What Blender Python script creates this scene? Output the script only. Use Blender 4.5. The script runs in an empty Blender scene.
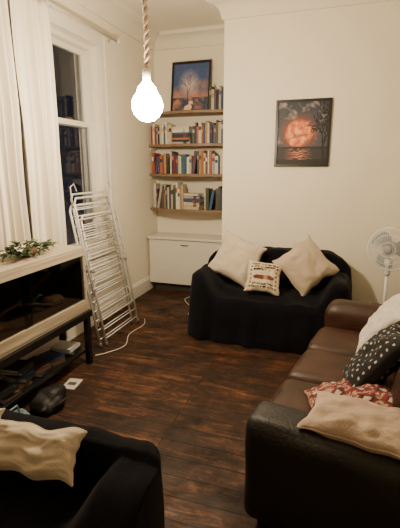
import bpy, math, random
from mathutils import Vector, Matrix, Euler, noise
random.seed(7)
C=bpy.context.collection
def s2l(c):
    return tuple(((v/255)/12.92 if v/255<=.04045 else ((v/255+.055)/1.055)**2.4) for v in c)
# ---------------- materials ----------------
def newmat(name):
    m=bpy.data.materials.new(name); m.use_nodes=True
    return m, m.node_tree.nodes, m.node_tree.links, m.node_tree.nodes["Principled BSDF"]
def mat(name,rgb,rough=.6,metal=0,var=.0,scale=8,bump=0,bscale=60,sheen=0,spec=.5,coat=0):
    m,N,L,b=newmat(name); col=s2l(rgb)
    b.inputs["Base Color"].default_value=(*col,1); b.inputs["Roughness"].default_value=rough
    b.inputs["Metallic"].default_value=metal; b.inputs["Specular IOR Level"].default_value=spec
    if sheen: b.inputs["Sheen Weight"].default_value=sheen
    if coat: b.inputs["Coat Weight"].default_value=coat
    tc=N.new("ShaderNodeTexCoord")
    if var:
        n=N.new("ShaderNodeTexNoise"); n.inputs["Scale"].default_value=scale; n.inputs["Detail"].default_value=5
        r=N.new("ShaderNodeValToRGB")
        r.color_ramp.elements[0].position=.3; r.color_ramp.elements[1].position=.7
        r.color_ramp.elements[0].color=(*[c*(1-var) for c in col],1)
        r.color_ramp.elements[1].color=(*[min(1,c*(1+var)) for c in col],1)
        L.new(tc.outputs["Object"],n.inputs["Vector"]); L.new(n.outputs["Fac"],r.inputs["Fac"]); L.new(r.outputs["Color"],b.inputs["Base Color"])
    if bump:
        n2=N.new("ShaderNodeTexNoise"); n2.inputs["Scale"].default_value=bscale; n2.inputs["Detail"].default_value=4
        bm=N.new("ShaderNodeBump"); bm.inputs["Strength"].default_value=bump; bm.inputs["Distance"].default_value=.01
        L.new(tc.outputs["Object"],n2.inputs["Vector"]); L.new(n2.outputs["Fac"],bm.inputs["Height"]); L.new(bm.outputs["Normal"],b.inputs["Normal"])
    return m
M={}
M['wall']=mat('wall_paint',(234,226,208),.75,var=.03,scale=1.5,bump=.12,bscale=90)
M['ceil']=mat('ceiling_paint',(228,221,206),.8,var=.02,scale=2)
M['trim']=mat('white_gloss_paint',(222,218,206),.35,var=.04,scale=6)
M['shelfw']=mat('pale_wood',(126,102,78),.5,var=.2,scale=14)
M['white']=mat('white_laminate',(220,216,206),.35,var=.02)
M['plastic']=mat('white_plastic',(225,225,225),.35,var=.01)
M['blade']=mat('fan_blade_plastic',(150,153,158),.3,var=.02)
M['metalw']=mat('white_coated_metal',(205,203,200),.3,var=.05,scale=20)
M['navy']=mat('black_throw_cloth',(13,13,19),.95,var=.25,scale=30,bump=.25,bscale=180,sheen=.04,spec=.08)
M['brown']=mat('brown_leather',(52,28,18),.45,var=.5,scale=6,bump=.25,bscale=110)
M['black']=mat('black_leather',(12,10,10),.55,var=.3,scale=9,bump=.3,bscale=90)
M['blackp']=mat('black_painted_wood',(14,13,13),.45,var=.2)
M['cream']=mat('cream_cushion_cloth',(194,180,162),.95,var=.07,scale=10,bump=.2,bscale=150,sheen=.2,spec=.1)
M['beige']=mat('beige_cushion_cloth',(182,166,146),.95,var=.08,scale=10,bump=.2,bscale=150,sheen=.2,spec=.1)
M['pink']=mat('blush_cushion_cloth',(182,162,146),.95,var=.08,scale=12,bump=.3,bscale=120,spec=.1)
M['fleece']=mat('white_fleece',(210,204,196),1,var=.08,scale=25,bump=.8,bscale=70,sheen=.3,spec=.1)
M['soil']=mat('brown_substrate',(70,50,32),.95,var=.5,scale=40,bump=.8,bscale=60)
M['darkbox']=mat('vivarium_dark_lining',(34,26,21),.8,var=.4,scale=5)
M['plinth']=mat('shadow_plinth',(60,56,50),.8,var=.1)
M['bark']=mat('bark',(84,62,42),.9,var=.4,scale=20,bump=.6)
M['leaf']=mat('green_leaf',(44,70,38),.5,var=.4,scale=20)
M['petal']=mat('white_petal',(225,222,205),.6,var=.05)
M['rope']=mat('jute_rope',(200,176,160),.9,var=.2,scale=60,bump=.5,bscale=200)
M['brass']=mat('brass_fitting',(150,120,70),.35,metal=.9)
M['frame']=mat('black_picture_frame',(18,17,17),.35,var=.1)
M['paper']=mat('paper',(190,192,192),.7,var=.06)
M['bag']=mat('pale_blue_bag',(120,140,150),.4,var=.2,scale=12,bump=.4,bscale=30)
M['grey']=mat('grey_plastic',(110,112,114),.5,var=.05)
m,N,L,b=newmat('curtain_cloth'); M['curtain']=m
b.inputs["Roughness"].default_value=.9; b.inputs["Base Color"].default_value=(*s2l((222,214,199)),1)
tc=N.new("ShaderNodeTexCoord"); w=N.new("ShaderNodeTexNoise"); w.inputs["Scale"].default_value=250
bm=N.new("ShaderNodeBump"); bm.inputs["Strength"].default_value=.15; bm.inputs["Distance"].default_value=.005
L.new(tc.outputs["Object"],w.inputs["Vector"]); L.new(w.outputs["Fac"],bm.inputs["Height"]); L.new(bm.outputs["Normal"],b.inputs["Normal"])
def wood(name,c1,c2,axis,rough=.5):
    m,N,L,b=newmat(name); tc=N.new("ShaderNodeTexCoord"); mp=N.new("ShaderNodeMapping")
    sc=[28,28,28]; sc[axis]=1.6; mp.inputs["Scale"].default_value=sc
    n=N.new("ShaderNodeTexNoise"); n.inputs["Scale"].default_value=1; n.inputs["Detail"].default_value=6; n.inputs["Distortion"].default_value=.6
    r=N.new("ShaderNodeValToRGB"); r.color_ramp.elements[0].position=.35; r.color_ramp.elements[1].position=.65
    r.color_ramp.elements[0].color=(*s2l(c1),1); r.color_ramp.elements[1].color=(*s2l(c2),1)
    L.new(tc.outputs["Object"],mp.inputs["Vector"]); L.new(mp.outputs["Vector"],n.inputs["Vector"]); L.new(n.outputs["Fac"],r.inputs["Fac"]); L.new(r.outputs["Color"],b.inputs["Base Color"])
    b.inputs["Roughness"].default_value=rough
    return m
M['oak']=wood('limed_oak',(150,136,116),(186,173,153),1)
# floor boards
m,N,L,b=newmat('stained_floorboards'); M['floor']=m
tc=N.new("ShaderNodeTexCoord")
br=N.new("ShaderNodeTexBrick"); br.offset=.37; br.inputs["Scale"].default_value=1
br.inputs["Brick Width"].default_value=2.3; br.inputs["Row Height"].default_value=.125; br.inputs["Mortar Size"].default_value=.0038; br.inputs["Mortar Smooth"].default_value=.3
br.inputs["Color1"].default_value=(0,0,0,1); br.inputs["Color2"].default_value=(1,1,1,1); br.inputs["Mortar"].default_value=(.5,.5,.5,1); br.inputs["Bias"].default_value=0
L.new(tc.outputs["Object"],br.inputs["Vector"])
mp=N.new("ShaderNodeMapping"); mp.inputs["Scale"].default_value=(2.6,14,1)
L.new(tc.outputs["Object"],mp.inputs["Vector"])
addv=N.new("ShaderNodeVectorMath"); addv.operation='MULTIPLY_ADD'; addv.inputs[1].default_value=(7,7,7)
L.new(br.outputs["Color"],addv.inputs[0]); L.new(mp.outputs["Vector"],addv.inputs[2])
gn=N.new("ShaderNodeTexNoise"); gn.inputs["Scale"].default_value=1.2; gn.inputs["Detail"].default_value=10; gn.inputs["Roughness"].default_value=.78; gn.inputs["Distortion"].default_value=.8
L.new(addv.outputs[0],gn.inputs["Vector"])
r=N.new("ShaderNodeValToRGB"); e=r.color_ramp.elements
e[0].position=.36; e[0].color=(*s2l((22,12,7)),1); e[1].position=.70; e[1].color=(*s2l((138,90,52)),1)
x=e.new(.52); x.color=(*s2l((68,39,21)),1)
L.new(gn.outputs["Fac"],r.inputs["Fac"])
bn=N.new("ShaderNodeTexNoise"); bn.inputs["Scale"].default_value=4.5; bn.inputs["Detail"].default_value=8; bn.inputs["Roughness"].default_value=.72
L.new(tc.outputs["Object"],bn.inputs["Vector"])
mr=N.new("ShaderNodeMapRange"); mr.inputs["From Min"].default_value=.35; mr.inputs["From Max"].default_value=.65; mr.inputs["To Min"].default_value=.35; mr.inputs["To Max"].default_value=1.35
L.new(bn.outputs["Fac"],mr.inputs["Value"])
mb=N.new("ShaderNodeMapRange"); mb.inputs["To Min"].default_value=.6; mb.inputs["To Max"].default_value=1.12
L.new(br.outputs["Color"],mb.inputs["Value"])
mu=N.new("ShaderNodeMath"); mu.operation='MULTIPLY'; L.new(mr.outputs[0],mu.inputs[0]); L.new(mb.outputs[0],mu.inputs[1])
inv=N.new("ShaderNodeMath"); inv.operation='SUBTRACT'; inv.inputs[0].default_value=1; L.new(br.outputs["Fac"],inv.inputs[1])
mu2=N.new("ShaderNodeMath"); mu2.operation='MULTIPLY'; L.new(mu.outputs[0],mu2.inputs[0]); L.new(inv.outputs[0],mu2.inputs[1])
vm=N.new("ShaderNodeVectorMath"); vm.operation='SCALE'; L.new(r.outputs["Color"],vm.inputs[0]); L.new(mu2.outputs[0],vm.inputs["Scale"])
L.new(vm.outputs[0],b.inputs["Base Color"])
rr_=N.new("ShaderNodeMapRange"); rr_.inputs["From Min"].default_value=.35; rr_.inputs["From Max"].default_value=.65; rr_.inputs["To Min"].default_value=.8; rr_.inputs["To Max"].default_value=.48
L.new(bn.outputs["Fac"],rr_.inputs["Value"]); L.new(rr_.outputs[0],b.inputs["Roughness"])
b.inputs["Specular IOR Level"].default_value=.35
bm=N.new("ShaderNodeBump"); bm.inputs["Strength"].default_value=.5; bm.inputs["Distance"].default_value=.004
ad=N.new("ShaderNodeMath"); ad.operation='MULTIPLY_ADD'; ad.inputs[1].default_value=.6; L.new(gn.outputs["Fac"],ad.inputs[0]); L.new(inv.outputs[0],ad.inputs[2])
L.new(ad.outputs[0],bm.inputs["Height"]); L.new(bm.outputs["Normal"],b.inputs["Normal"])
def glass(name,tint,base=.05):
    m=bpy.data.materials.new(name); m.use_nodes=True; N=m.node_tree.nodes; L=m.node_tree.links
    N.clear(); o=N.new("ShaderNodeOutputMaterial"); t=N.new("ShaderNodeBsdfTransparent"); t.inputs[0].default_value=(*tint,1)
    g=N.new("ShaderNodeBsdfGlossy"); g.inputs["Roughness"].default_value=.03
    lw=N.new("ShaderNodeLayerWeight"); lw.inputs[0].default_value=.5
    p=N.new("ShaderNodeMath"); p.operation='POWER'; p.inputs[1].default_value=4; L.new(lw.outputs["Facing"],p.inputs[0])
    q=N.new("ShaderNodeMath"); q.operation='MULTIPLY_ADD'; q.inputs[1].default_value=.7; q.inputs[2].default_value=base; L.new(p.outputs[0],q.inputs[0])
    mx=N.new("ShaderNodeMixShader"); L.new(q.outputs[0],mx.inputs[0]); L.new(t.outputs[0],mx.inputs[1]); L.new(g.outputs[0],mx.inputs[2]); L.new(mx.outputs[0],o.inputs[0])
    return m
M['glass']=glass('window_glass',(.9,.92,.95),.05); M['vglass']=glass('vivarium_glass',(.72,.72,.72),.02)
def emis(name,rgb,st):
    m,N,L,b=newmat(name); b.inputs["Base Color"].default_value=(.9,.9,.9,1)
    b.inputs["Emission Color"].default_value=(*rgb,1); b.inputs["Emission Strength"].default_value=st; return m
def vcmat(name,rough=.6,bump=0):
    m,N,L,b=newmat(name); a=N.new("ShaderNodeAttribute"); a.attribute_name="Col"; L.new(a.outputs["Color"],b.inputs["Base Color"])
    b.inputs["Roughness"].default_value=rough
    if bump:
        tc=N.new("ShaderNodeTexCoord");n2=N.new("ShaderNodeTexNoise"); n2.inputs["Scale"].default_value=150
        bm=N.new("ShaderNodeBump"); bm.inputs["Strength"].default_value=bump; bm.inputs["Distance"].default_value=.01
        L.new(tc.outputs["Object"],n2.inputs["Vector"]); L.new(n2.outputs["Fac"],bm.inputs["Height"]); L.new(bm.outputs["Normal"],b.inputs["Normal"])
    return m
M['paint']=vcmat('painted_canvas',.6,.1); M['print']=vcmat('printed_cloth',.9,.2)
# ---------------- mesh builder ----------------
class B:
    def __init__(s): s.v=[];s.f=[];s.mi=[];s.mats=[];s.sm=[]
    def m(s,k):
        mt=M[k] if isinstance(k,str) else k
        if mt not in s.mats: s.mats.append(mt)
        return s.mats.index(mt)
    def add(s,vs,fs,k,T=None,smooth=False):
        o=len(s.v); i=s.m(k)
        for p in vs:
            p=Vector(p); s.v.append(tuple(T@p) if T is not None else tuple(p))
        for f in fs: s.f.append(tuple(o+a for a in f)); s.mi.append(i); s.sm.append(smooth)
    def box(s,a,b,k,T=None):
        x0,y0,z0=a;x1,y1,z1=b
        s.add([(x0,y0,z0),(x1,y0,z0),(x1,y1,z0),(x0,y1,z0),(x0,y0,z1),(x1,y0,z1),(x1,y1,z1),(x0,y1,z1)],
          [(3,2,1,0),(4,5,6,7),(0,1,5,4),(1,2,6,5),(2,3,7,6),(3,0,4,7)],k,T)
    def rbox(s,a,b,k,r=.04,n=14,bulge=(0,0,0),T=None,wr=0,seed=0,wf=9):
        a=Vector(a);b=Vector(b);c=(a+b)/2;h=(b-a)/2; r=min(r,h.x*.99,h.y*.99,h.z*.99)
        idx={};vs=[];fs=[]
        def P(i,j,k_):
            key=(i,j,k_)
            if key in idx: return idx[key]
            q=Vector([math.sin((t/n*2-1)*math.pi/2) for t in key])
            p=Vector((q.x*h.x,q.y*h.y,q.z*h.z))
            inn=Vector([max(-(h[t]-r),min(h[t]-r,p[t])) for t in range(3)])
            d=p-inn
            if d.length>1e-9: p=inn+d.normalized()*r
            u,v,w_=q
            p.x+=math.copysign(1,u)*bulge[0]*(1-v*v)*(1-w_*w_)*abs(u)
            p.y+=math.copysign(1,v)*bulge[1]*(1-u*u)*(1-w_*w_)*abs(v)
            p.z+=math.copysign(1,w_)*bulge[2]*(1-u*u)*(1-v*v)*abs(w_)
            if wr: p+=wr*Vector(noise.noise_vector((p+c)*wf+Vector((seed,0,0))))
            idx[key]=len(vs); vs.append(p+c); return idx[key]
        for i in range(n):
            for j in range(n):
                fs+= [(P(i,j,0),P(i,j+1,0),P(i+1,j+1,0),P(i+1,j,0)),(P(i,j,n),P(i+1,j,n),P(i+1,j+1,n),P(i,j+1,n)),
                 (P(i,0,j),P(i+1,0,j),P(i+1,0,j+1),P(i,0,j+1)),(P(i,n,j),P(i,n,j+1),P(i+1,n,j+1),P(i+1,n,j)),
                 (P(0,i,j),P(0,i,j+1),P(0,i+1,j+1),P(0,i+1,j)),(P(n,i,j),P(n,i+1,j),P(n,i+1,j+1),P(n,i,j+1))]
        s.add(vs,fs,k,T,True)
    def tube(s,pts,r,k,n=8,closed=False,T=None):
        pts=[Vector(p) for p in pts]; m_=len(pts); vs=[];fs=[]; up=None
        for i,p in enumerate(pts):
            if closed: t=(pts[(i+1)%m_]-pts[i-1])
            else: t=pts[min(i+1,m_-1)]-pts[max(i-1,0)]
            t.normalize()
            if up is None: up=t.orthogonal().normalized()
            up=(up-t*up.dot(t)); up=up.normalized() if up.length>1e-6 else t.orthogonal().normalized()
            q=t.cross(up); rr=r[i] if isinstance(r,(list,tuple)) else r
            for j in range(n):
                a=2*math.pi*j/n; vs.append(p+(up*math.cos(a)+q*math.sin(a))*rr)
        for i in range(m_ if closed else m_-1):
            for j in range(n):
                a=i*n+j;b_=i*n+(j+1)%n;c=((i+1)%m_)*n+(j+1)%n;d=((i+1)%m_)*n+j
                fs.append((a,b_,c,d))
        if not closed: fs.append(tuple(range(n))[::-1]); fs.append(tuple(range((m_-1)*n,m_*n)))
        s.add(vs,fs,k,T,True)
    def lathe(s,prof,k,n=28,T=None):
        vs=[];fs=[];m_=len(prof)
        for r_,z in prof:
            for j in range(n): a=2*math.pi*j/n; vs.append((r_*math.cos(a),r_*math.sin(a),z))
        for i in range(m_-1):
            for j in range(n): fs.append((i*n+j,i*n+(j+1)%n,(i+1)*n+(j+1)%n,(i+1)*n+j))
        fs.append(tuple(range(n))[::-1]); fs.append(tuple(range((m_-1)*n,m_*n)))
        s.add(vs,fs,k,T,True)
    def obj(s,name,bevel=0,T=None,solid=0,parent=None):
        me=bpy.data.meshes.new(name); me.from_pydata(s.v,[],s.f)
        for m_ in s.mats: me.materials.append(m_)
        for i,p in enumerate(me.polygons): p.material_index=s.mi[i]; p.use_smooth=s.sm[i]
        me.update()
        o=bpy.data.objects.new(name,me); C.objects.link(o)
        if T is not None: o.matrix_world=T
        if solid:
            md=o.modifiers.new("solid","SOLIDIFY"); md.thickness=solid
        if bevel:
            md=o.modifiers.new("bevel","BEVEL"); md.width=bevel; md.segments=2; md.limit_method='ANGLE'; md.angle_limit=math.radians(40)
        if parent: o.parent=parent
        return o
def setcol(o,cols):
    a=o.data.color_attributes.new("Col",'FLOAT_COLOR','POINT')
    for i,c in enumerate(cols): a.data[i].color=(*s2l(c),1)
# ---------------- room ----------------
XL,XR,YB,YC,YN,ZC=-2.2,1.55,4.85,4.1,-1.6,3.0
CX0,CX1=-1.13,.62
b=B(); b.box((XL-.3,YN-.2,-.1),(XR+.2,YB+.2,0),'floor'); b.obj("floor")
b=B(); b.box((XL-.3,YN-.2,ZC),(XR+.2,YB+.2,ZC+.1),'ceil'); b.obj("ceiling")
b=B(); b.box((XL-.25,YB,0),(XR+.2,YB+.2,ZC),'wall'); b.box((CX0,YC,0),(CX1,YB,ZC),'wall'); b.obj("wall_back")
b=B(); b.box((XR,YN,0),(XR+.2,YB,ZC),'wall'); b.obj("wall_right")
b=B(); b.box((XL-.25,YN-.2,0),(XR+.2,YN,ZC),'wall'); b.obj("wall_front")
W1=(2.88,3.6);W2=(1.65,2.6);WZ=(.72,2.58)
b=B()
b.box((XL-.25,YN,0),(XL,YB,WZ[0]),'wall'); b.box((XL-.25,YN,WZ[1]),(XL,YB,ZC),'wall')
b.box((XL-.25,YN,WZ[0]),(XL,W2[0],WZ[1]),'wall'); b.box((XL-.25,W2[1],WZ[0]),(XL,W1[0],WZ[1]),'wall'); b.box((XL-.25,W1[1],WZ[0]),(XL,YB,WZ[1]),'wall')
b.obj("wall_left")
def window(name,y0,y1,z0,z1,zm):
    b=B(); x=XL
    for a,c in (((x-.2,y0,z0),(x-.05,y0+.035,z1)),((x-.2,y1-.035,z0),(x-.05,y1,z1)),((x-.2,y0+.035,z1-.04),(x-.05,y1-.035,z1)),((x-.2,y0+.035,z0),(x-.05,y1-.035,z0+.05))): b.box(a,c,'trim')
    a0,a1=y0+.035,y1-.035
    def sash(xa,xb,za,zb):
        t=.045
        b.box((xa,a0,za),(xb,a0+t,zb),'trim'); b.box((xa,a1-t,za),(xb,a1,zb),'trim')
        b.box((xa,a0+t,zb-t),(xb,a1-t,zb),'trim'); b.box((xa,a0+t,za),(xb,a1-t,za+t),'trim')
        xm=(xa+xb)/2; b.box((xm-.003,a0+t,za+t),(xm+.003,a1-t,zb-t),'glass')
    sash(x-.15,x-.115,zm,z1-.04); sash(x-.11,x-.07,z0+.05,zm+.05)
    ym=(y0+y1)/2; b.box((x-.11,ym-.03,zm+.05),(x-.075,ym+.03,zm+.07),'brass')
    w=.1
    b.box((x+.001,y0-w,z0-.02),(x+.028,y0,z1+w),'trim'); b.box((x+.001,y1,z0-.02),(x+.028,y1+w,z1+w),'trim'); b.box((x+.001,y0,z1),(x+.028,y1,z1+w),'trim')
    b.box((x+.028,y0-w,z0-.02),(x+.04,y0-w+.03,z1+w),'trim'); b.box((x+.028,y1+w-.03,z0-.02),(x+.04,y1+w,z1+w),'trim')
    b.box((x-.05,y0,z0-.0),(x+.0,y1,z0+.02),'trim'); b.box((x+.001,y0-w-.02,z0-.05),(x+.05,y1+w+.02,z0-.02),'trim')
    b.obj(name,bevel=.004)
window("window_1",*W1,*WZ,1.86); window("window_2",*W2,*WZ,1.86)
PATH=[(XL,YN),(XL,YB),(CX0,YB),(CX0,YC),(CX1,YC),(CX1,YB),(XR,YB),(XR,YN)]
NR=[(1,0),(0,-1),(-1,0),(0,-1),(1,0),(0,-1),(-1,0)]
SN=["left","alcove","chimney_side","chimney","chimney_return","recess","right"]
def sweep(prefix,prof,k):
    for i in range(7):
        n=Vector(NR[i]); va=n+(Vector(NR[i-1]) if i>0 else Vector((0,0))); vb=n+(Vector(NR[i+1]) if i<6 else Vector((0,0)))
        vs=[];
        for d,z in prof: vs.append((PATH[i][0]+va.x*d,PATH[i][1]+va.y*d,z))
        for d,z in prof: vs.append((PATH[i+1][0]+vb.x*d,PATH[i+1][1]+vb.y*d,z))
        m_=len(prof); fs=[(j,(j+1)%m_,(j+1)%m_+m_,j+m_) for j in range(m_)]+[tuple(range(m_))[::-1],tuple(range(m_,2*m_))]
        b=B(); b.add(vs,fs,k); b.obj(prefix+SN[i])
sweep("baseboard_",[(.001,.0),(.02,.0),(.02,.14),(.012,.155),(.012,.165),(.001,.175)],'trim')
corn=[(.001,2.84),(.02,2.84),(.025,2.86),(.03,2.875)]
for i in range(7):
    a=i/6*math.pi/2; corn.append((.03+.1*(1-math.cos(a)),2.875+.085*math.sin(a)))
corn+=[(.14,2.965),(.14,2.985),(.155,2.999),(.001,2.999)]
sweep("trim_cornice_",corn,'ceil')
# ---------------- curtain ----------------
def curtain(name,y0,y1,z0,z1,x,folds,amp,seed):
    nu,nv=220,50; vs=[];fs=[]
    for j in range(nv+1):
        v=j/nv; z=z1+(z0-z1)*v
        for i in range(nu+1):
            u=i/nu
            ph=folds*2*math.pi*u+1.2*math.sin(u*9+seed)+.5*noise.noise(Vector((u*5,v*1.5,seed)))*2
            a=amp*(.45+.55*min(1,v*3))*(1+.4*math.sin(u*17+seed))
            dx=a*math.sin(ph)+a*.35*math.sin(2.3*ph+seed)+.02*noise.noise(Vector((u*3,v*3,seed+5)))
            yy=y0+(y1-y0)*u
            vs.append((x+dx,yy+.01*math.sin(ph*1.0+v*3),z+.008*math.sin(ph)*(1 if j in(0,nv) else 0)))
    for j in range(nv):
        for i in range(nu):
            a=j*(nu+1)+i; fs.append((a,a+1,a+nu+2,a+nu+1))
    b=B(); b.add(vs,fs,'curtain',None,True); return b.obj(name,solid=.003)
curtain("curtain",2.37,2.79,.2,2.64,-2.08,5,.028,1.0)
curtain("curtain",1.55,2.355,.2,2.64,-2.08,9,.03,4.0)
b=B(); b.tube([(-2.09,1.3,2.66),(-2.09,3.8,2.66)],.012,'metalw')
for y in (1.3,3.8): b.rbox((-2.115,y-.025,2.635),(-2.065,y+.025,2.685),'metalw',.024,8)
for y in (1.5,2.87,3.76): b.tube([(XL+.03,y,2.66),(-2.09,y,2.66)],.008,'metalw')
b.obj("curtain_rod")
# ---------------- alcove shelves ----------------
SZ=[1.02,1.43,1.765,2.12]
def sfront(x):
    u=(x-XL)/(CX0-XL); return 4.64-.13*math.sin(math.pi*max(0,min(1,u)))**.8
for z in SZ:
    vs=[];n=24
    xs=[XL+.002+(CX0-XL-.004)*i/n for i in range(n+1)]
    for zz in (z-.03,z):
        vs+=[(x,sfront(x),zz) for x in xs]+[(x,YB-.002,zz) for x in xs]
    o_=2*(n+1);fs=[]
    for i in range(n):
        fs+=[(i,i+n+1,i+n+2,i+1),(o_+i,o_+i+1,o_+i+n+2,o_+i+n+1),(i,i+1,o_+i+1,o_+i),(n+1+i,o_+n+1+i,o_+n+2+i,n+2+i)]
    fs+=[(0,o_,o_+n+1,n+1),(n,2*n+1,o_+2*n+1,o_+n)]
    b=B(); b.add(vs,fs,'shelfw')
    b.box((XL+.003,4.66,z-.06),(XL+.02,YB-.003,z-.031),'trim')
    b.obj("alcove_shelf",bevel=.003)
pal=[(130,42,36),(44,58,92),(195,185,165),(38,36,40),(56,95,98),(160,128,88),(104,34,42),(208,205,198),(60,74,58),(78,60,88),(160,92,54),(45,78,116),(160,155,150),(92,70,54),(180,164,138)]
BM=[mat('book_cover',c,.5,var=.1,scale=30) for c in pal]
def book(x,y,z,w,h,d,k,tilt=0,flat=False):
    if flat: T=Matrix.Translation((x,y,z))@Matrix.Rotation(random.uniform(-.15,.15),4,'Z')@Matrix.Translation((0,0,w))@Matrix.Rotation(math.pi/2,4,'Y')
    else: T=Matrix.Translation((x,y,z))@Matrix.Rotation(tilt,4,'Y')
    c=.0025
    b.box((0,.003,.003),(w,d-.004,h-.003),'paper',T) if w>.012 else None
    b.box((-.001,0,0),(c,d,h),k,T); b.box((w-c,0,0),(w+.001,d,h),k,T); b.box((0,-.002,0),(w,.003,h),k,T)
    if random.random()<.6: b.box((.001,-.0028,h*.62),(w-.001,-.0015,h*.8),random.choice(BM),T)
def row(z,x0,x1,hmax,ygap=.02):
    x=x0
    while x<x1:
        if random.random()<.05 and x<x1-.25:
            L_=random.uniform(.18,.23); zz=z+.001
            for q in range(random.randint(5,8)):
                w=random.uniform(.015,.035); 
                if zz+w>z+hmax: break
                book(x,sfront(x)+.05,zz,w,L_,.15,random.choice(BM),flat=True); zz+=w+.002
            x+=.26; continue
        w=random.uniform(.012,.034);h=random.uniform(.72,1)*hmax;d=random.uniform(.13,.19)
        tilt=0
        if random.random()<.09: tilt=random.uniform(.08,.22); 
        if tilt:
            book(x,sfront(x)+ygap+random.uniform(0,.02),z+.001+math.sin(tilt)*w,w,h,d,random.choice(BM),tilt); x+=w+h*math.sin(tilt)+.003
        else:
            book(x,sfront(x)+ygap+random.uniform(0,.02),z+.001,w,h,d,random.choice(BM)); x+=w+.0025
random.seed(21)
for z_,xa,hm in ((SZ[0],XL+.03,.31),(SZ[1],XL+.03,.26),(SZ[2],XL+.03,.25),(SZ[3],-1.42,.25)):
    b=B(); row(z_,xa,CX0-.06,hm); b.obj("books")
# cabinet
b=B()
b.box((-2.17,4.53,.10),(-1.16,4.84,.66),'white'); b.box((-2.18,4.49,.66),(-1.15,4.845,.69),'white')
b.box((-2.165,4.51,.11),(-1.165,4.529,.652),'white')
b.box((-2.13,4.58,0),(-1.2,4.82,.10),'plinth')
b.tube([(-1.75,4.51,.60),(-1.75,4.49,.60),(-1.66,4.49,.60),(-1.66,4.51,.60)],.005,'brass')
b.obj("alcove_cabinet",bevel=.004)
# ---------------- pictures ----------------
def segs_tree(x,y,ang,ln,w,depth,rnd,out):
    x2=x+math.cos(ang)*ln; y2=y+math.sin(ang)*ln
    out.append((x,y,x2,y2,w))
    if depth==0: return
    for k in range(rnd.choice([2,2,3])):
        segs_tree(x2,y2,ang+rnd.uniform(-.75,.75),ln*rnd.uniform(.62,.82),w*.62,depth-1,rnd,out)
def dseg(px,py,s):
    x1,y1,x2,y2,w=s; dx,dy=x2-x1,y2-y1; t=max(0,min(1,((px-x1)*dx+(py-y1)*dy)/(dx*dx+dy*dy+1e-9)))
    return math.hypot(px-x1-t*dx,py-y1-t*dy)-w
def lerp(a,b_,t): t=max(0,min(1,t)); return tuple(a[i]+(b_[i]-a[i])*t for i in range(3))
r1=random.Random(5); tA=[]; segs_tree(.95,.0,1.72,.28,.016,4,r1,tA)
def moonpic(u,v):
    n=noise.noise(Vector((u*5,v*7,1)))+.6*noise.noise(Vector((u*13,v*18,3)))
    c=lerp((66,66,76),(36,42,54),(v-.5)*1.6+n*.4)
    if n>.03: c=lerp(c,(146,134,132),(n-.03)*1.5)
    d=math.hypot((u-.43)*.82,v-.50)
    c=lerp(c,(150,74,50),max(0,1-(d-.2)/.16)*.65)
    if d<.225:
        m=noise.noise(Vector((u*9,v*9,8)))+.5*noise.noise(Vector((u*20,v*20,4)))
        c=lerp((250,172,110),(190,80,48),.42+m*1.0+(d/.225)**4*.35)
        if noise.noise(Vector((u*4,v*18,2)))>.28: c=lerp(c,(110,76,76),.5)
    if v<.26:
        c=lerp((44,40,46),(235,135,88),max(0,1-abs(u-.43)*3.2)*(.55+.6*math.sin(v*120+n*6)))
        if v<.08: c=lerp(c,(18,16,20),.85)
    if v<.29 and v>.25+.02*noise.noise(Vector((u*12,0,0))): c=(30,28,34)
    if min(dseg(u,v,s) for s in tA)<.002: c=(14,12,14)
    if u>.74+.08*math.sin(v*9) and noise.noise(Vector((u*24,v*24,5)))>.05 and v>.5: c=(18,18,20)
    return c
r2=random.Random(9); tB=[]; segs_tree(.42,.12,1.57,.22,.014,5,r2,tB)
def treepic(u,v):
    n=noise.noise(Vector((u*4,v*6,4)))+.6*noise.noise(Vector((u*11,v*14,3)))
    c=lerp((176,120,104),(58,82,128),(v-.22)*2.2+n*.6)
    c=lerp(c,(226,210,200),max(0,1-math.hypot(u-.45,v-.58)/.33)*.9)
    if noise.noise(Vector((u*8,v*8,11)))>.22 and v>.5: c=lerp(c,(104,76,128),.5)
    if v<.27: c=lerp((42,60,92),(190,118,84),.3+n*1.1)
    if v<.2 and abs(u-.45)<.12 and n>0: c=(225,190,155)
    if min(dseg(u,v,s) for s in tB)<.0: c=(64,58,84)
    return c
def picture(name,x0,x1,z0,z1,y,fn,mount=0,fw=.022,T=None,nx=110,nz=130):
    b=B(); d=.022
    W=x1-x0;H=z1-z0
    b.box((0,0,0),(fw,-d,H),'frame'); b.box((W-fw,0,0),(W,-d,H),'frame'); b.box((fw,0,0),(W-fw,-d,fw),'frame'); b.box((fw,0,H-fw),(W-fw,-d,H),'frame')
    b.box((fw,-.002,fw),(W-fw,-.005,H-fw),'frame')
    TT=T if T is not None else Matrix.Translation((x0,y,z0))
    o=b.obj(name,T=TT)
    vs=[];fs=[];cols=[]
    a=fw+mount
    for j in range(nz+1):
        for i in range(nx+1):
            u=i/nx;v=j/nz; vs.append((a+(W-2*a)*u,-.009,a+(H-2*a)*v)); cols.append(fn(u,v))
    for j in range(nz):
        for i in range(nx):
            q=j*(nx+1)+i; fs.append((q,q+1,q+nx+2,q+nx+1))
    c=B(); c.add(vs,fs,'paint'); oc=c.obj("canvas"); setcol(oc,cols); oc.parent=o
    return o
picture("framed_moon_painting",-.615,-.115,1.51,2.11,YC-.002,moonpic,.0)
picture("framed_tree_painting",-1.93,-1.46,2.12,2.68,0,treepic,.0,T=Matrix.Translation((-1.93,4.70,2.121))@Matrix.Rotation(math.radians(-9),4,'X'))
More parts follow.
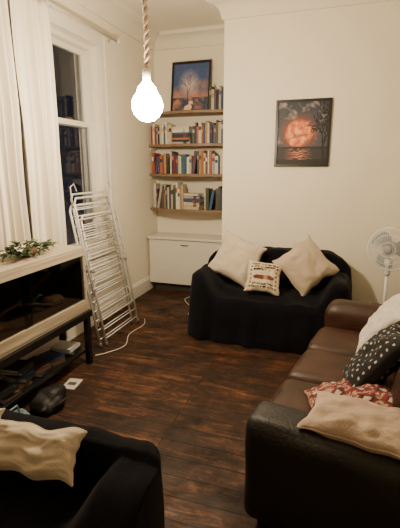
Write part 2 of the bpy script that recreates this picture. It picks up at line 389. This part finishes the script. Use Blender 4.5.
# ---------------- draped seats ----------------
def sm(a,b_,x):
    t=max(0,min(1,(x-a)/(b_-a))); return t*t*(3-2*t)
def drape(name,cx,cy,hx,hy,rot,h,k,seed,nf=26,flare=.05,amp=.02,side=lambda a:1,drop=.045,ex=7):
    NA,NI,NK=360,46,26; vs=[];fs=[]
    T=Matrix.Translation((cx,cy,0))@Matrix.Rotation(rot,4,'Z')
    def edge(a):
        c,s=math.cos(a),math.sin(a); r=(abs(c/hx)**ex+abs(s/hy)**ex)**(-1/ex); return r*c,r*s
    angs=[]
    pts=[edge(2*math.pi*i/4000) for i in range(4001)]; L_=[0]
    for i in range(4000): L_.append(L_[-1]+math.dist(pts[i],pts[i+1]))
    j=0;per=L_[-1]
    for i in range(NA):
        t=per*i/NA
        while L_[j+1]<t: j+=1
        angs.append((2*math.pi*j/4000,t))
    vs.append((0,0,h(0,0)))
    def top(x,y,s):
        z=h(x,y); z-=drop*max(0,(s-.9)/.1)**2
        z+=.012*noise.noise(Vector((x*7,y*7,seed)))+.008*noise.noise(Vector((x*19+y*6,y*5,seed)))
        return z
    for i in range(1,NI+1):
        s=i/NI
        s=1-(1-s)**1.3
        for a,t in angs:
            x,y=edge(a); vs.append((x*s,y*s,top(x*s,y*s,s)))
    for kk in range(1,NK+1):
        q=kk/NK
        for a,t in angs:
            x,y=edge(a); z0=top(x,y,1)
            nx_,ny_=(abs(x/hx)**6*(1 if x>0 else -1)/hx,abs(y/hy)**6*(1 if y>0 else -1)/hy); l2=math.hypot(nx_,ny_) or 1; nx_/=l2;ny_/=l2
            cc,ss=math.cos(2*math.pi*t/per),math.sin(2*math.pi*t/per)
            ph=2*math.pi*nf*t/per+3.5*noise.noise(Vector((cc*2.5,ss*2.5,seed)))+q*.9*noise.noise(Vector((cc*4,ss*4,seed+9)))
            env=.25+1.1*abs(noise.noise(Vector((cc*3,ss*3,seed+3))))*2
            sd=side(a)
            off=(.02*math.sin(q*math.pi/2)+flare*q+amp*env*q**.7*(math.sin(ph)+.4*math.sin(1.7*ph+seed))+.022*noise.noise(Vector((x*3,y*3,q*2+seed)))*q**.5)*sd+.002
            z=z0*(1-q)+.008*q
            vs.append((x+nx_*off,y+ny_*off,z))
    for j in range(NA): fs.append((0,1+j,1+(j+1)%NA))
    R=NI+NK
    for i in range(R-1):
        for j in range(NA):
            a=1+i*NA+j;b_=1+i*NA+(j+1)%NA; fs.append((a,a+NA,b_+NA,b_))
    b=B(); b.add(vs,fs,k,T,True); return b.obj(name)
def hl(x,y):
    z=.42
    back=sm(.05,.24,y); z=z+back*.32
    arm=sm(.42,.58,abs(x)); z=max(z,.42+arm*.18)
    z-=.03*sm(-.1,-.36,y)*(1-arm)
    z-=back*.08*sm(.46,.68,abs(x))
    return z
drape("throw_covered_loveseat",-.535,3.655,.68,.375,math.radians(-2),hl,'navy',3.3,nf=17,amp=.018,flare=.035,side=lambda a:(.2 if math.sin(a)>.35 else 1))
def hc(x,y):
    z=.36
    z=max(z,.36+.19*sm(.33,.40,y)); z=max(z,.36+.28*sm(-.34,-.50,x)); z=max(z,.36+.19*sm(-.24,-.34,y))
    z=max(z,.36+.17*sm(.30,.44,x)*sm(.0,.3,y))
    return z
drape("throw_covered_armchair",-1.08,.70,.575,.475,0,hc,'navy',8.1,nf=9,amp=.006,flare=.0,drop=.012,ex=11)
# ---------------- cushions ----------------
def cushion(name,w,h,t,loc,rot,k,colfn=None,seed=0,n=36):
    vs=[];fs=[];cols=[]
    for side in (1,-1):
        for j in range(n+1):
            for i in range(n+1):
                u=math.sin((i/n*2-1)*math.pi/2);v=math.sin((j/n*2-1)*math.pi/2)
                z=side*t/2*(max(0,(1-u*u))*max(0,(1-v*v)))**.42
                x=u*w/2*(1-.10*(1-v*v)*abs(u)**2);y=v*h/2*(1-.10*(1-u*u)*abs(v)**2)
                cr=noise.noise(Vector((u*2.2+seed,v*2.2,side)))*.022*(1-abs(u)**4)*(1-abs(v)**4)+.010*noise.noise(Vector((u*6+seed,v*6,side)))*(1-u**6)*(1-v**6)
                x+=.02*noise.noise(Vector((v*2,seed,0))); y+=.02*noise.noise(Vector((u*2,seed,5)))
                vs.append((x,y,z+cr)); 
                if colfn: cols.append(colfn((u+1)/2,(v+1)/2))
    N1=(n+1)**2
    for j in range(n):
        for i in range(n):
            q=j*(n+1)+i; fs.append((q,q+1,q+n+2,q+n+1)); fs.append((N1+q,N1+q+n+1,N1+q+n+2,N1+q+1))
    b=B(); T=Matrix.Translation(loc)@rot
    b.add(vs,fs,k,None,True)
    rim=[]
    for i in range(n): rim.append(vs[i])
    for j in range(n): rim.append(vs[j*(n+1)+n])
    for i in range(n): rim.append(vs[n*(n+1)+n-i])
    for j in range(n): rim.append(vs[(n-j)*(n+1)])
    if not colfn: b.tube(rim,.004,k,6,True)
    o=b.obj(name,T=T)
    if colfn: setcol(o,cols)
    return o
def R(x=0,y=0,z=0): return Euler((math.radians(x),math.radians(y),math.radians(z)),'XYZ').to_matrix().to_4x4()
def stand(yaw,lean,roll): return R(z=yaw)@R(x=90-lean)@R(z=roll)
cushion("cream_cushion",.42,.42,.16,(-.87,3.68,.665),stand(8,25,-24),'cream',seed=1)
def vanpic(u,v):
    c=(200,186,160)
    if .1<u<.9 and .08<v<.92:
        n=noise.noise(Vector((u*8,v*10,2))); m=noise.noise(Vector((u*30,v*8,6)))
        if .38<v<.52:
            if math.hypot((u-.5)/.3,(v-.45)/.09)<1: c=(96,52,44) if n<.1 else (170,120,90)
        rowi=int(v*11)
        if rowi in (1,2,7,8,9) and (v*11)%1>.3 and m>-.12 and abs(u-.5)<.36-.03*(rowi%3): c=(46,40,40) if rowi!=8 else (110,46,42)
        if (u<.16 or u>.84) and math.sin(v*50)>0: c=(96,84,70)
    return c
cushion("printed_cushion",.31,.29,.11,(-.58,3.49,.56),stand(10,30,-6),'print',vanpic,seed=2,n=90)
cushion("beige_cushion",.41,.41,.15,(-.235,3.63,.66),stand(14,25,38),'beige',seed=3)
# ---------------- leather sofa ----------------
ST=Matrix.Translation((-.30,1.42,0))@Matrix.Rotation(math.radians(-10),4,'Z')
b=B(); LL=1.68
b.rbox((.03,.06,.07),(.80,LL-.06,.30),'brown',.03,10)
for i in range(3):
    l0=.225+i*(LL-.45)/3; l1=l0+(LL-.45)/3-.004
    b.rbox((-.01,l0,.27),(.60,l1,.43),'brown',.05,16,(.01,.0,.02),wr=.006,seed=i)
    b.rbox((.50,l0,.40),(.70,l1,.76),'brown',.07,16,(.02,0,.01),wr=.008,seed=i+4,T=Matrix.Translation((.6,0,.4))@R(y=8)@Matrix.Translation((-.6,0,-.4)))
b.rbox((.62,.02,.07),(.84,LL-.02,.74),'brown',.07,14,wr=.005)
b.rbox((0,LL-.22,.06),(.80,LL,.58),'brown',.085,18,(0,.01,.01),wr=.008,seed=9)
b.rbox((0,0,.06),(.80,.22,.53),'black',.06,18,(0,.01,.01),wr=.012,seed=12)
for w_ in (.08,.74):
    for l_ in (.08,LL-.08): b.lathe([(.025,0),(.03,.02),(.035,.08)],'blackp',14,Matrix.Translation((w_,l_,0)))
b.obj("leather_sofa",T=ST)
def polka(u,v):
    a=u*12;c=v*12; 
    if int(c)%2: a+=.5
    return (200,192,180) if math.hypot(a%1-.5,c%1-.5)<.15 else (22,22,26)
def kilim(u,v):
    a=abs((u*4)%1-.5)+abs((v*4)%1-.5)
    n=noise.noise(Vector((u*30,v*30,0)))
    if a<.2: return (200,180,160)
    if a<.32: return (30,26,34)
    if a<.5: return (120,38,40)
    return (175,150,130) if n>0 else (104,32,38)
def SW(w,l,z): return ST@Vector((w,l,z))
cushion("polka_dot_cushion",.44,.44,.15,SW(.41,.60,.60),R(z=-10)@R(y=-58)@R(z=10),'print',polka,seed=5,n=120)
cushion("patterned_cushion",.38,.34,.11,SW(.35,.375,.52),R(z=-10)@R(y=-18)@R(z=20),'print',kilim,seed=6,n=90)
cushion("blush_cushion",.40,.23,.11,SW(.42,.13,.575),R(z=-16)@R(y=-4)@R(x=10),'pink',seed=7)
cushion("fleece_cushion",.40,.40,.15,SW(.42,1.20,.61),R(z=-10)@R(y=-55)@R(z=-14),'fleece',seed=15)
# armchair cushions
cushion("cream_cushion",.40,.17,.10,(-.98,1.02,.52),R(x=50)@R(z=3),'cream',seed=11)
cushion("white_cushion",.30,.17,.09,(-1.27,1.01,.53),R(x=50,y=-4)@R(z=6),'fleece',seed=12)
# ---------------- vivarium on stand ----------------
x0,x1,y0,y1,z0,z1=-2.02,-1.76,1.3,2.56,.44,.935
b=B(); t=.02
b.box((x0,y0,z0),(x1-.0,y1,z0+t),'oak'); b.box((x0,y0,z1-t),(x1,y1,z1),'oak')
b.box((x0,y0,z0+t),(x1,y0+t,z1-t),'oak'); b.box((x0,y1-t,z0+t),(x1,y1,z1-t),'oak'); b.box((x0,y0+t,z0+t),(x0+.01,y1-t,z1-t),'darkbox')
b.box((x0+.01,y0+t,z1-t-.004),(x1-.02,y1-t,z1-t),'darkbox'); b.box((x0+.01,y1-t-.012,z0+t),(x1-.021,y1-t,z1-t-.004),'darkbox')
b.box((x1-.02,y0+t,z1-t-.045),(x1+.006,y1-t,z1-t),'oak'); b.box((x1-.02,y0+t,z0+t),(x1+.006,y1-t,z0+t+.07),'oak')
b.box((x1-.02,y1-t-.012,z0+t+.07),(x1+.006,y1-t,z1-t-.045),'oak')
b.box((x1-.015,y0+t,z0+.09),(x1-.011,1.98,z1-.065),'vglass'); b.box((x1-.007,1.9,z0+.09),(x1-.003,y1-t-.012,z1-.065),'vglass')
b.box((x0+.011,y0+t,z0+t),(x1-.021,y1-t-.012,z0+t+.07),'soil')
b.tube([(-1.95,1.6,.56),(-1.94,1.8,.60),(-1.92,2.0,.64),(-1.94,2.2,.70),(-1.95,2.4,.76)],[.018,.016,.014,.012,.008],'bark')
b.tube([(-1.92,2.0,.64),(-1.90,2.15,.60),(-1.88,2.3,.55)],[.012,.01,.008],'bark')
b.rbox((-1.99,2.28,.50),(-1.86,2.46,.60),'bark',.05,10,wr=.02)
b.rbox((-1.97,1.72,.50),(-1.86,1.9,.58),'bark',.04,10,wr=.02)
for i in range(50):
    random.seed(100+i); p=Vector((random.uniform(-1.98,-1.88),random.uniform(2.05,2.25),random.uniform(.55,.68)))
    T=Matrix.Translation(p)@R(random.uniform(-60,60),random.uniform(-60,60),random.uniform(0,360))
    b.add([(0,0,0),(.02,-.01,0),(.045,0,-.01),(.02,.01,0)],[(0,1,2,3)],'leaf',T)
b.obj("vivarium",bevel=.003)
b=B()
b.box((-2.02,1.25,.385),(-1.74,2.58,.438),'blackp')
for x in (-2.02,-1.785):
    for y in (1.28,2.52): b.box((x,y,0),(x+.04,y+.04,.385),'blackp')
b.box((-2.02,1.3,.10),(-1.78,2.54,.125),'blackp')
b.obj("vivarium_stand",bevel=.003)
b=B(); random.seed(8)
dk=[BM[3],BM[1],BM[3],BM[8],BM[13],BM[3],M['paper']]
y=1.36
for i in range(7):
    zz=.127
    for q in range(random.randint(2,5)):
        w=random.uniform(.012,.04); T=Matrix.Translation((-1.975,y+.07+random.uniform(-.015,.015),zz))@Matrix.Rotation(random.uniform(-.35,.35),4,'Z')
        k=random.choice(dk); e_=random.uniform(.13,.175)
        b.box((0,-.06,.002),(e_,.08,w-.002),'paper',T); b.box((-.002,-.062,0),(e_+.005,.082,.003),k,T); b.box((-.002,-.062,w-.003),(e_+.005,.082,w),k,T); b.box((e_,-.062,0),(e_+.005,.082,w),k,T)
        zz+=w+.002
    y+=.165
b.obj("magazine_stack")
b=B(); b.rbox((-1.735,1.56,.002),(-1.62,1.74,.11),'bag',.05,18,wr=.05,seed=2,wf=14)
b.tube([(-1.68,1.60,.09),(-1.68,1.62,.16),(-1.68,1.68,.16),(-1.68,1.70,.09)],.006,'bag')
b.obj("plastic_bag")
b=B(); b.rbox((-1.735,1.80,.002),(-1.60,2.06,.09),'black',.045,18,(.01,.01,.01),wr=.035,seed=4,wf=10)
b.tube([(-1.61+.05*math.sin(i/8*math.pi),1.86+.02*i,.03+.035*math.sin(i/8*math.pi)) for i in range(9)],.008,'black')
b.obj("dark_bag")
b=B()
T=Matrix.Translation((-1.70,2.22,.002))@Matrix.Rotation(.15,4,'Z'); b.box((-.05,-.07,0),(.05,.07,.006),'paper',T); b.box((-.03,-.02,.006),(.03,.02,.007),BM[13],T)
b.obj("envelope")
b=B(); random.seed(3)
px,py=-1.91,2.13
b.lathe([(.05,0),(.065,.02),(.07,.05),(.06,.052)],'bark',20,Matrix.Translation((px,py,.937)))
for i in range(210):
    a=random.uniform(0,2*math.pi); r_=random.uniform(.02,.13); 
    c=Vector((px+.65*r_*math.cos(a),py+2.1*r_*math.sin(a),.965+random.uniform(0,.09)*(1-r_/.16)))
    T=Matrix.Translation(c)@Matrix.Rotation(a+random.uniform(-.6,.6),4,'Z')@Matrix.Rotation(random.uniform(-.7,.4),4,'Y')
    l=random.uniform(.03,.055);w=l*.32
    if random.random()<.2:
        for q in range(5):
            T2=T@Matrix.Rotation(q*2*math.pi/5,4,'Z'); b.add([(0,0,0),(.014,-.008,.003),(.026,0,.006),(.014,.008,.003)],[(0,1,2,3)],'petal',T2)
    else: b.add([(0,0,0),(l*.35,-w,.006),(l*.75,-w*.7,.003),(l,0,-.006),(l*.75,w*.7,.003),(l*.35,w,.006),(l*.5,0,-.002)],[(0,1,6),(1,2,6),(2,3,6),(3,4,6),(4,5,6),(5,0,6)],'leaf',T)
for i in range(14):
    a=random.uniform(0,6.28); b.tube([(px,py,.97),(px+.04*math.cos(a),py+.1*math.sin(a),1.0),(px+.06*math.cos(a),py+.2*math.sin(a),.96)],.002,'leaf',5)
b.obj("trailing_plant")
# ---------------- drying rack ----------------
b=B()
def rp(y,s,off=0): return Vector((-1.84+(-2.09+1.84)*s+off,y+.06,.012+1.27*s))
def frame(y0,y1,s0,s1,off,nb,r=.010,sk=0):
    ya,yb=y0,y1
    b.tube([rp(ya,s0,off),rp(ya+sk,s1-.03,off),rp(ya+sk+.03,s1,off),rp(yb+sk-.03,s1,off),rp(yb+sk,s1-.03,off),rp(yb,s0,off)],r,'metalw',8)
    for i in range(nb):
        s=s0+(s1-s0)*(i+.7)/(nb+.8); k=(s-s0)/(s1-s0)*sk
        b.tube([rp(ya+k,s,off),rp(yb+k,s,off)],r*.55,'metalw',6)
frame(2.76,3.34,0,.93,0,14,sk=.02)
frame(2.80,3.39,.0,.86,.035,13,sk=.05)
frame(2.82,3.42,.12,1.0,-.02,10,r=.009,sk=.04)
frame(2.75,3.30,.35,.98,.06,9,r=.009,sk=.03)
for y,off in ((2.76,0),(3.34,0),(2.80,.035),(3.39,.035)):
    p=rp(y,0,off); b.lathe([(.012,-.011),(.013,.02),(.011,.03)],'grey',10,Matrix.Translation(p))
for y in (2.83,3.38):
    b.tube([rp(y,.5,-.02),rp(y,.5,.065)],.012,'grey',8); b.tube([rp(y,.95,.0),rp(y,1.05,.02),rp(y+.04,1.07,.03),rp(y+.06,1.02,.03)],.005,'metalw',6)
b.obj("folded_clothes_airer")
# ---------------- pendant lamp ----------------
LX,LY,LZ=-1.12,2.36,1.875
b=B()
for ph in (0,math.pi):
    pts=[]
    for i in range(150):
        z=LZ+.16+(2.98-LZ-.16)*i/149; a=ph+i*.42; pts.append((LX+.008*math.cos(a)+.006*math.sin(i*.05),LY+.008*math.sin(a),z))
    b.tube(pts,.009,'rope',8)
loop=[]
for i in range(24): a=2*math.pi*i/24; loop.append((LX+.032*math.cos(a),LY,2.53+.045*math.sin(a)))
b.tube(loop,.008,'rope',8,True)
b.rbox((LX-.026,LY-.026,2.46),(LX+.026,LY+.026,2.50),'rope',.018,8)
b.lathe([(.055,2.975),(.05,2.99),(.045,2.999)],'trim',24,Matrix.Translation((LX,LY,0)))
b.lathe([(.018,.185),(.024,.18),(.024,.125),(.02,.12)],'plastic',20,Matrix.Translation((LX,LY,LZ)))
E=emis('glowing_bulb_glass',(1,.80,.54),400)
prof=[(.004,-.107)]
for i in range(1,13):
    a=-math.pi/2+i/13*math.pi*.82; prof.append((.092*math.cos(a),-.015+.092*math.sin(a)))
prof+=[(.052,.085),(.03,.11),(.02,.122)]
b.lathe(prof,E,28,Matrix.Translation((LX,LY,LZ)))
b.obj("pendant_lamp")
# ---------------- fan ----------------
FX,FY,FZ=.43,3.66,.84
b=B()
b.lathe([(.16,0),(.165,.012),(.15,.025),(.05,.04),(.025,.06),(.022,.1)],'plastic',32,Matrix.Translation((FX,FY,0)))
b.tube([(FX,FY,.05),(FX,FY,.70)],.013,'plastic',12)
b.lathe([(.02,.62),(.024,.64),(.024,.70),(.035,.73),(.03,.76)],'plastic',16,Matrix.Translation((FX,FY,0)))
FT=Matrix.Translation((FX,FY,FZ))@R(z=-22)@R(x=90-4)
b.lathe([(.03,-.16),(.05,-.15),(.056,-.1),(.056,-.05),(.03,-.035)],'blade',20,FT)
b.tube([(FX,FY,.74),(FX,FY+.03,.80),FT@Vector((0,0,-.1))],.016,'plastic',10)
for zz,rr in ((-.04,.10),(-.035,.15),(0,.178),(.03,.165),(.05,.12),(.055,.06)):
    b.tube([(rr*math.cos(2*math.pi*i/40),rr*math.sin(2*math.pi*i/40),zz) for i in range(40)],.0025 if rr<.17 else .006,'plastic',6,True,FT)
for i in range(48):
    a=2*math.pi*i/48; c,s=math.cos(a),math.sin(a)
    b.tube([(r_*c,r_*s,z_) for r_,z_ in ((.03,.057),(.1,.054),(.15,.04),(.172,.018),(.178,0),(.165,-.025),(.12,-.038),(.03,-.04))],.0012,'plastic',4,False,FT)
b.lathe([(.035,.05),(.035,.06),(.02,.064)],'blade',20,FT); b.lathe([(.025,-.03),(.025,.035),(.01,.042)],'blade',16,FT)
for q in range(3):
    vs=[];fs=[]
    for i in range(9):
        for j in range(7):
            r_=.02+.135*i/8; a=q*2*math.pi/3+(j/6-.5)*(.9+.5*math.sin(i/8*math.pi))+.3*i/8
            vs.append((r_*math.cos(a),r_*math.sin(a),.004+.03*(j/6-.5)))
    for i in range(8):
        for j in range(6): w_=i*7+j; fs.append((w_,w_+1,w_+8,w_+7))
    b.add(vs,fs,'blade',FT,True)
b.obj("pedestal_fan")
b=B(); b.rbox((.66,3.5,.0),(1.04,3.9,.62),'black',.1,14,(.02,.02,.02),wr=.03); b.tube([(.74,3.7,.6),(.78,3.7,.76),(.9,3.7,.76),(.94,3.7,.6)],.01,'black'); b.obj("black_bag")
def cable(name,pts,r=.004,k='plastic'):
    P=[Vector(p) for p in pts]; out=[]
    for i in range(len(P)-1):
        p0=P[max(i-1,0)];p1=P[i];p2=P[i+1];p3=P[min(i+2,len(P)-1)]
        for q in range(10):
            t=q/10; out.append(.5*((2*p1)+(p2-p0)*t+(2*p0-5*p1+4*p2-p3)*t*t+(-p0+3*p1-3*p2+p3)*t**3))
    b=B(); b.tube(out,r,k,6); b.obj(name)
cable("power_cable",[(-1.78,3.55,.006),(-1.72,3.4,.006),(-1.74,3.15,.006),(-1.66,2.92,.006),(-1.72,2.76,.006),(-1.80,2.66,.006)],.003)
cable("power_cable",[(-1.52,4.5,.006),(-1.62,4.3,.006),(-1.50,4.1,.006),(-1.38,4.02,.006),(-1.42,3.85,.006),(-1.32,3.7,.006)],.003)
b=B(); b.rbox((-1.48,4.25,.0),(-1.2,4.30,.035),'plastic',.01,6); 
for i in range(4): b.box((-1.46+i*.065,4.255,.035),(-1.42+i*.065,4.295,.037),'grey')
b.obj("extension_lead")
# ---------------- world + camera ----------------
w=bpy.data.worlds.new("night"); bpy.context.scene.world=w; w.use_nodes=True
bg=w.node_tree.nodes["Background"]; bg.inputs[0].default_value=(.03,.04,.07,1); bg.inputs[1].default_value=.3
cam=bpy.data.objects.new("camera",bpy.data.cameras.new("camera")); C.objects.link(cam)
cam.data.lens=28; cam.location=(0,0,1.5); cam.rotation_euler=(math.radians(76.8),0,math.radians(18.5))
bpy.context.scene.camera=cam
